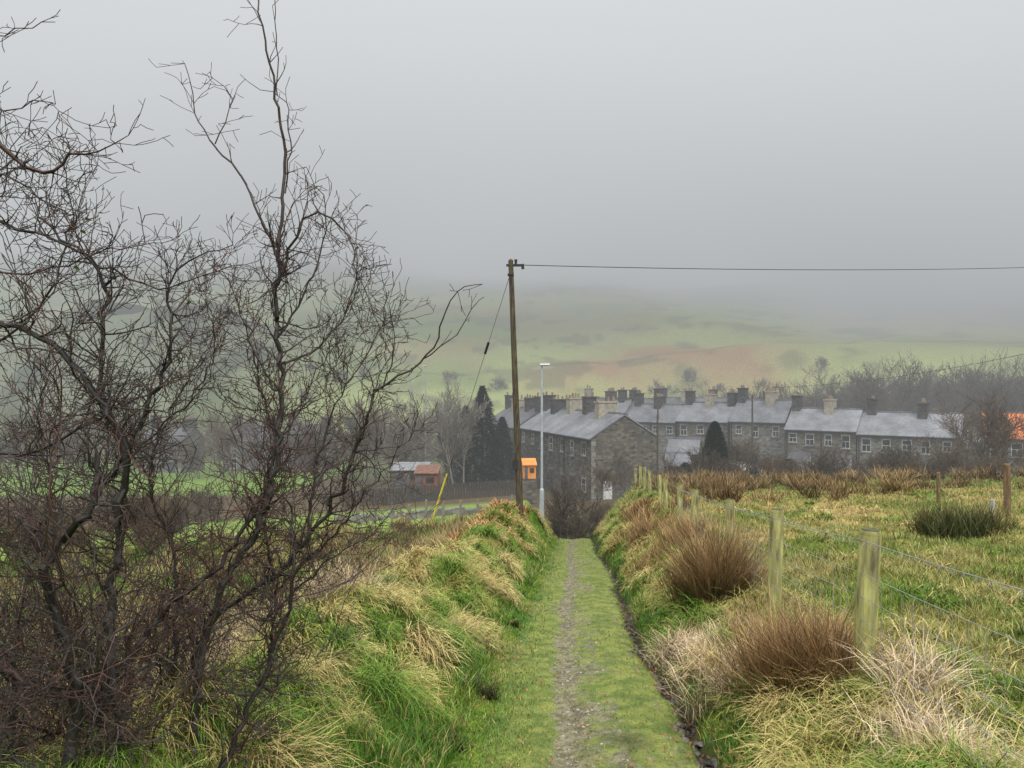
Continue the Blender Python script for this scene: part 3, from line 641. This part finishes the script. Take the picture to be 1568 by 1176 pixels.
M_or=mat_noise('orange_paint',(.70,.24,.04),(.80,.32,.07),2,.5)
shed('orange_shed',.9,59,1.0,1.3,1.05,-5.9,M_or,M_or,.05)
M_orr=mat_noise('orange_tarpaulin_roof',(.66,.15,.04),(.85,.27,.08),.9,.7)
house('orange_roofed_barn',(44.8,70.5),(49.5,68),5.5,-3.4,2.1,-9,3,(),wall=M_stone2,roofmat=M_orr)
for i,(x,y) in enumerate(((-38,98),(-31,100),(-48,96))):
    house('farm_cottage',(x,y),(x+6,y-1),5,-5.8,1.7,-10.4,2,(.1,.9),wall=M_stone2,roofmat=M_slate2)

M_wood_d=mat_noise('dark_fence_wood',(.045,.04,.035),(.09,.08,.065),6,.9,stretch=(6,6,1))
e=empty('garden_fence'); f=MB()
for i in range(62):
    x=-12+i*.2; y=52.5+.06*i; z=float(H(x,y,False)); f.box(x,x+.17,y,y+.03,z-.2,z+1.15+.06*math.sin(i*2.3))
f.obj('boards',M_wood_d,e)
wl=MB()
for i in range(46):
    x=-8+i*.2; y=33.5+.02*i; z=float(H(x,y,False)); wl.box(x,x+.22+U(-.02,.0),y+U(-.03,.03),y+.4,z-.3,z+.32+U(-.1,.1))
wl.obj('dry_stone_wall',M_stone2)
pf=empty('post_fence'); f=MB()
for i in range(11):
    x=-7.2+i*.72; y=31.3; z=float(H(x,y,False)); f.box(x-.05,x+.05,y-.05,y+.05,z-.2,z+.85+U(-.12,.12))
f.obj('posts',mat_noise('grey_wood',(.12,.11,.09),(.24,.22,.18),9,.9,stretch=(4,4,1)),pf)
wr=[]
for hz in (.35,.65):
    for i in range(10):
        xa=-7.2+i*.72; xb=xa+.72; wr.append((xa,31.3,float(H(xa,31.3,False))+hz,xb,31.3,float(H(xb,31.3,False))+hz,.006,.006,.2,.2,.2))
v,q_,c=tubes(wr,4); mesh_np('wires',v,quads=q_,C=c,mat=M_far,parent=pf)

# ------------------------------------------------------------------ roadside fence
M_post=mat_noise('mossy_fence_post',(.055,.048,.025),(.33,.32,.10),5,.85,bump=.5,stretch=(3,3,.6),lo=.32,hi=.70)
M_postop=mat_noise('post_end_grain',(.05,.05,.03),(.10,.11,.05),20,.9)
M_wire=mat_noise('galvanised_wire',(.28,.29,.30),(.42,.43,.44),30,.45,metal=.5)
fe=empty('wire_fence')
pts=[(1.9,.66+.11*2.9),(4.8,.66),(7.3,.37),(10.3,.0),(13.8,-.36),(17.2,-.72),(20.5,-1.02),(24,-1.32),(28,-1.66),(33,-2.07),(34.5,-2.2),(37,-2.5),(40.5,-2.95)]
tops=[]
for i,(d,zt) in enumerate(pts):
    x=float(XF(d))+(.06*math.sin(i*3)); m=MB(); g=float(H(x,d,False)); r=.069
    m.cyl(0,0,min(g-.3-zt,-1.3),-.03,r,r*.97,16); m.cyl(0,0,-.03,0,r*.97,r*.86,16)
    o=m.obj('post',M_post,fe); o.location=(x,d,zt); o.rotation_euler=(U(-.04,.04),U(-.045,.045),U(0,6))
    for p in o.data.polygons: p.use_smooth=len(p.vertices)==4
    m=MB(); m.cyl(0,0,0.001,.006,r*.8,r*.78,16); o2=m.obj('post_top',M_postop,o)
    tops.append((x,d,zt))
ws=[]; sag=.015; offs=(.06,.27,.42,.57,.72,.87,1.0)
for j,off in enumerate(offs):
    rr=.0026 if j==0 else .0021
    for i in range(len(tops)-1):
        a=np.array(tops[i]);b=np.array(tops[i+1]); a=a-[.07,0,off]; b=b-[.07,0,off]; n=10
        for k in range(n):
            t0=k/n;t1=(k+1)/n; p=a+(b-a)*t0-[0,0,sag*4*t0*(1-t0)]; q2=a+(b-a)*t1-[0,0,sag*4*t1*(1-t1)]
            ws.append((*p,*q2,rr,rr,.4,.4,.4))
        if j==0 and a[1]<14:
            m=int(np.linalg.norm(b-a)/.12)
            for k in range(m):
                p=a+(b-a)*(k+.5)/m-[0,0,sag*2]
                for s_ in (1,-1): ws.append((p[0]-.012*s_,p[1],p[2]-.014,p[0]+.012*s_,p[1],p[2]+.014,.0013,.001,.4,.4,.4))
        if j==1 and a[1]<14:
            m=int(np.linalg.norm(b-a)/.15)
            for k in range(m):
                p=a+(b-a)*(k+.5)/m-[0,0,sag*2]; ws.append((*p,p[0],p[1],p[2]-.73,.0013,.0013,.4,.4,.4))
v,q_,c=tubes(ws,4); mesh_np('wires_and_netting',v,quads=q_,mat=M_wire,parent=fe)
def lone(name,x,y,h,r,mat):
    m=MB(); m.cyl(0,0,-.3,h-.03,r,r*.92,12); m.cyl(0,0,h-.03,h,r*.92,r*.75,12); o=m.obj(name,mat); o.location=(x,y,float(H(x,y))); o.rotation_euler=(.03,-.03,0)
M_old=mat_noise('old_post_wood',(.10,.065,.04),(.22,.15,.09),8,.9,bump=.4,stretch=(3,3,.5))
lone('old_fence_post',11.3,17,1.25,.075,M_old); lone('grey_marker_post',10.9,16.9,.5,.05,mat_noise('grey_post',(.3,.3,.29),(.4,.4,.39),6,.8)); lone('old_fence_post.001',12.6,22,1.0,.06,M_old)

# ------------------------------------------------------------------ utility pole, guy, cables
M_pole=mat_noise('creosoted_pole',(.035,.027,.018),(.11,.09,.055),5,.85,bump=.4,stretch=(6,6,.5))
M_metal=mat_noise('galvanised_steel',(.34,.37,.40),(.44,.47,.50),8,.5,metal=.3)
pb=(.27,23.4,float(H(.27,23.4))-.2); ptp=(-.04,23.4,5.45)
up=empty('utility_pole',pb)
def rel(p,o): return (p[0]-o[0],p[1]-o[1],p[2]-o[2])
t=rel(ptp,pb); v,q_,c=tubes([(0,0,0,*t,.115,.078,.1,.1,.1)],14); o=mesh_np('pole',v,quads=q_,mat=M_pole,parent=up,smooth=True)
m=MB(); m.cyl(t[0],t[1],t[2]-.02,t[2]+.08,.082,.02,14); m.obj('cap',M_pole,up)
m=MB(); m.box(t[0]-.14,t[0]+.42,t[1]-.05,t[1]+.03,t[2]-.16,t[2]-.09); m.cyl(t[0]+.16,t[1],t[2]-.09,t[2]+.06,.035,.05,8); m.cyl(t[0]+.38,t[1],t[2]-.24,t[2]-.08,.05,.035,8); m.box(t[0]-.10,t[0]+.10,t[1]-.10,t[1]+.10,t[2]-.45,t[2]-.39)
m.box(t[0]+.05,t[0]+.22,t[1]-.13,t[1]-.10,1.9,2.2); m.obj('insulators_and_brackets',M_gut,up)
an=(-2.9,26,float(H(-2.9,26))); A0=np.array(rel(ptp,pb))-[0,0,.35]; A1=np.array(rel(an,pb))
gl=[]
P=lambda f:A0+(A1-A0)*f
gl.append((*P(0),*P(.25),.011,.011,.15,.15,.15)); gl.append((*P(.25),*P(.29),.045,.045,.03,.03,.03)); gl.append((*P(.29),*P(.78),.011,.011,.15,.15,.15))
v,q_,c=tubes(gl,6); mesh_np('guy_wire',v,quads=q_,C=c,mat=M_far,parent=up)
v,q_,c=tubes([(*P(.76),*P(1.0),.032,.032,.6,.5,.05)],8); mesh_np('guy_guard',v,quads=q_,mat=mat_noise('yellow_plastic',(.68,.56,.05),(.78,.64,.08),4,.5),parent=up)
def cable(name,a,b,sag,r,n=30):
    a=np.array(a,float);b=np.array(b,float); s=[]
    f=lambda t:a+(b-a)*t-np.array([0,0,4*sag*t*(1-t)])
    for k in range(n): s.append((*f(k/n),*f((k+1)/n),r,r,.03,.03,.03))
    v,q_,c=tubes(s,5); return mesh_np(name,v,quads=q_,C=c,mat=M_gut)
cable('overhead_cable',(.12,23.4,5.34),(38,40,8.35),.35,.013)
cable('overhead_cable.001',(30,86,1.2),(48,60,5.6),.9,.02)
def simple_pole(name,x,y,ztop,r,mat=None,arm=True):
    mat=mat or M_pole
    z=float(H(x,y,False)); e=empty(name,(x,y,z)); h=ztop-z
    m=MB(); m.cyl(0,0,-.3,h,r,r*.75,12); m.obj('pole',mat,e)
    if arm: m=MB(); m.box(-.5,.5,-.05,.05,h-.5,h-.4); m.cyl(-.4,0,h-.4,h-.25,.05,.04,6); m.cyl(.4,0,h-.4,h-.25,.05,.04,6); m.obj('crossarm',M_gut,e)
simple_pole('utility_pole.001',38,40,8.4,.13)
simple_pole('utility_pole.002',18.6,95,-.3,.14); simple_pole('utility_pole.003',25.8,80,.4,.12,arm=False); simple_pole('utility_pole.004',12.3,63,-1.0,.09,arm=False)
simple_pole('utility_pole.005',48,60,5.7,.13)

def lamp(name,x,y,ztop,armdir=1,s=1.0):
    z=float(H(x,y)); e=empty(name,(x,y,z)); h=ztop-z
    m=MB(); m.cyl(0,0,-.3,1.6,.085*s,.085*s,14); m.cyl(0,0,1.6,1.68,.085*s,.05*s,14); m.cyl(0,0,1.68,h,.05*s,.036*s,12)
    m.obj('column',M_metal,e)
    m=MB(); m.box(-.09,-.0,-.088,-.082,.5,1.1); m.obj('access_door',M_metal,e)
    hd=MB(); x0,x1=(-.08,.30) if armdir>0 else (-.30,.08)
    hd.prism([(-.12,h+.0),(.12,h+.0),(.10,h+.05),(0,h+.08),(-.10,h+.05)],x0,x1); hd.obj('lamp_head',M_metal,e,bevel=.015)
    g=MB(); g.box(x0+.05,x1-.05,-.08,.08,h-.012,h-.002); g.obj('lamp_lens',M_lead,e)
lamp('street_lamp',1.12,28,2.3,1)
lamp('street_lamp.001',-8.7,75,3.4,-1,1.6)
lamp('street_lamp.002',-15,110,3.5,1,1.8)

def car(name,x,y,z,ang):
    e=empty(name,(x,y,z)); e.rotation_euler=(0,0,ang)
    b=MB(); b.prism([(-2,.3),(2,.3),(2.05,.6),(1.95,.85),(1.1,.95),(.55,1.42),(-1.2,1.45),(-1.9,.95),(-2.05,.6)],-.85,.85); b.obj('body',M_white,e,bevel=.06)
    g=MB()
    for s in (-.856,.852): g.prism([(.95,.97),(.5,1.34),(-1.15,1.36),(-1.6,.97)],s,s+.004)
    g.prism([(1.14,.96),(1.16,.97),(.62,1.40),(.60,1.38)],-.7,.7); g.obj('windows',M_glass,e)
    for i,(yy,xx) in enumerate(((1.3,-.8),(1.3,.8),(-1.3,-.8),(-1.3,.8))):
        w_=MB(); w_.cyl(0,0,-.11,.11,.32,.32,18); o=w_.obj('wheel_%d'%(i+1),M_gut,e); o.location=(xx,yy,.32); o.rotation_euler=(0,math.pi/2,0)
car('parked_car',17.8,58.6,float(H(17.8,58.6,False)),.35)

# ------------------------------------------------------------------ low cloud and valley mist (real volumes; emission stands in for scattered light)
def vmat(name):
    m=bpy.data.materials.new(name); m.use_nodes=True; nt=m.node_tree; nt.nodes.clear()
    out=nt.nodes.new('ShaderNodeOutputMaterial'); ab=nt.nodes.new('ShaderNodeVolumeAbsorption'); ab.inputs['Color'].default_value=(0,0,0,1)
    em=nt.nodes.new('ShaderNodeEmission'); ad=nt.nodes.new('ShaderNodeAddShader')
    nt.links.new(ab.outputs[0],ad.inputs[0]); nt.links.new(em.outputs[0],ad.inputs[1]); nt.links.new(ad.outputs[0],out.inputs['Volume'])
    return m,nt,ab,em
m,nt,ab,em=vmat('valley_mist'); ab.inputs['Density'].default_value=.0029; em.inputs['Strength'].default_value=.0029; em.inputs['Color'].default_value=(.47,.49,.50,1)
b=MB(); b.box(-640,640,25,780,-40,260); b.obj('valley_mist',m)
m,nt,ab,em=vmat('low_cloud'); N=nt.nodes; L=nt.links
geo=N.new('ShaderNodeNewGeometry'); sep=N.new('ShaderNodeSeparateXYZ'); L.new(geo.outputs['Position'],sep.inputs[0])
noi=N.new('ShaderNodeTexNoise'); noi.inputs['Scale'].default_value=.013; noi.inputs['Detail'].default_value=1.5; L.new(geo.outputs['Position'],noi.inputs['Vector'])
def M(op,a,b=None):
    n=N.new('ShaderNodeMath'); n.operation=op
    for i,v in enumerate((a,b)):
        if v is None: continue
        if isinstance(v,(int,float)): n.inputs[i].default_value=v
        else: L.new(v,n.inputs[i])
    return n.outputs[0]
def MR(v,a,b,c,d,smooth=True):
    n=N.new('ShaderNodeMapRange'); n.interpolation_type='SMOOTHSTEP' if smooth else 'LINEAR'
    L.new(v,n.inputs[0])
    for i,k in enumerate((a,b,c,d)): n.inputs[i+1].default_value=k
    return n.outputs[0]
X,Yv,Z=sep.outputs
zz=M('ADD',Z,M('ADD',M('MULTIPLY',M('SUBTRACT',noi.outputs['Fac'],.5),85),M('ADD',M('MULTIPLY',X,.08),MR(X,-80,-20,-16,0))))
dens=M('MULTIPLY',M('MULTIPLY',MR(zz,16,64,0,1),MR(Yv,130,245,0,1)),.027)
colr=N.new('ShaderNodeMix'); colr.data_type='RGBA'; L.new(MR(Z,28,108,0,1,False),colr.inputs['Factor']); colr.inputs['A'].default_value=(.37,.385,.395,1); colr.inputs['B'].default_value=(.88,.90,.92,1)
L.new(dens,ab.inputs['Density']); L.new(colr.outputs['Result'],em.inputs['Color']); L.new(dens,em.inputs['Strength'])
b=MB(); b.box(-600,600,129,700,-5,258); b.obj('low_cloud',m)
try: m.cycles.volume_step_rate=1.2
except Exception as ex: print(ex)

# ------------------------------------------------------------------ sky & sun
wd=bpy.data.worlds.new('World'); scene.world=wd; wd.use_nodes=True; nt=wd.node_tree; N=nt.nodes; L=nt.links; bg=N['Background']
sk=N.new('ShaderNodeTexSky'); sk.sky_type='NISHITA'; sk.sun_disc=False; sk.sun_elevation=math.radians(50); sk.sun_rotation=math.radians(200)
hs_=N.new('ShaderNodeHueSaturation'); hs_.inputs['Saturation'].default_value=.1; L.new(sk.outputs[0],hs_.inputs['Color'])
tc=N.new('ShaderNodeTexCoord'); sp=N.new('ShaderNodeSeparateXYZ'); L.new(tc.outputs['Generated'],sp.inputs[0])
rp=N.new('ShaderNodeValToRGB'); e=rp.color_ramp.elements; e[0].position=0; e[0].color=(.17,.175,.18,1); e[1].position=1; e[1].color=(1,1,1,1); k=rp.color_ramp.elements.new(.45); k.color=(.36,.37,.38,1)
L.new(sp.outputs['Z'],rp.inputs[0])
sc_=N.new('ShaderNodeVectorMath'); sc_.operation='SCALE'; sc_.inputs['Scale'].default_value=42; L.new(rp.outputs[0],sc_.inputs[0])
mx=N.new('ShaderNodeMix'); mx.data_type='RGBA'; mx.inputs['Factor'].default_value=.85; L.new(hs_.outputs[0],mx.inputs['A']); L.new(sc_.outputs[0],mx.inputs['B'])
L.new(mx.outputs['Result'],bg.inputs['Color']); bg.inputs['Strength'].default_value=.1
sl=bpy.data.lights.new('sun','SUN'); sl.energy=1.5; sl.angle=math.radians(16); sl.color=(1,.96,.88); so=link(bpy.data.objects.new('sun',sl)); so.rotation_euler=(math.radians(40),0,math.radians(20))

cam=bpy.data.cameras.new('camera'); cam.lens=26.2; cam.sensor_width=36; cam.clip_end=2000; cam.clip_start=.05
co=link(bpy.data.objects.new('camera',cam)); co.location=(0,0,1.6); co.rotation_euler=(math.radians(90),0,0); scene.camera=co
scene.view_settings.view_transform='Standard'; scene.view_settings.look='None'; scene.view_settings.exposure=0
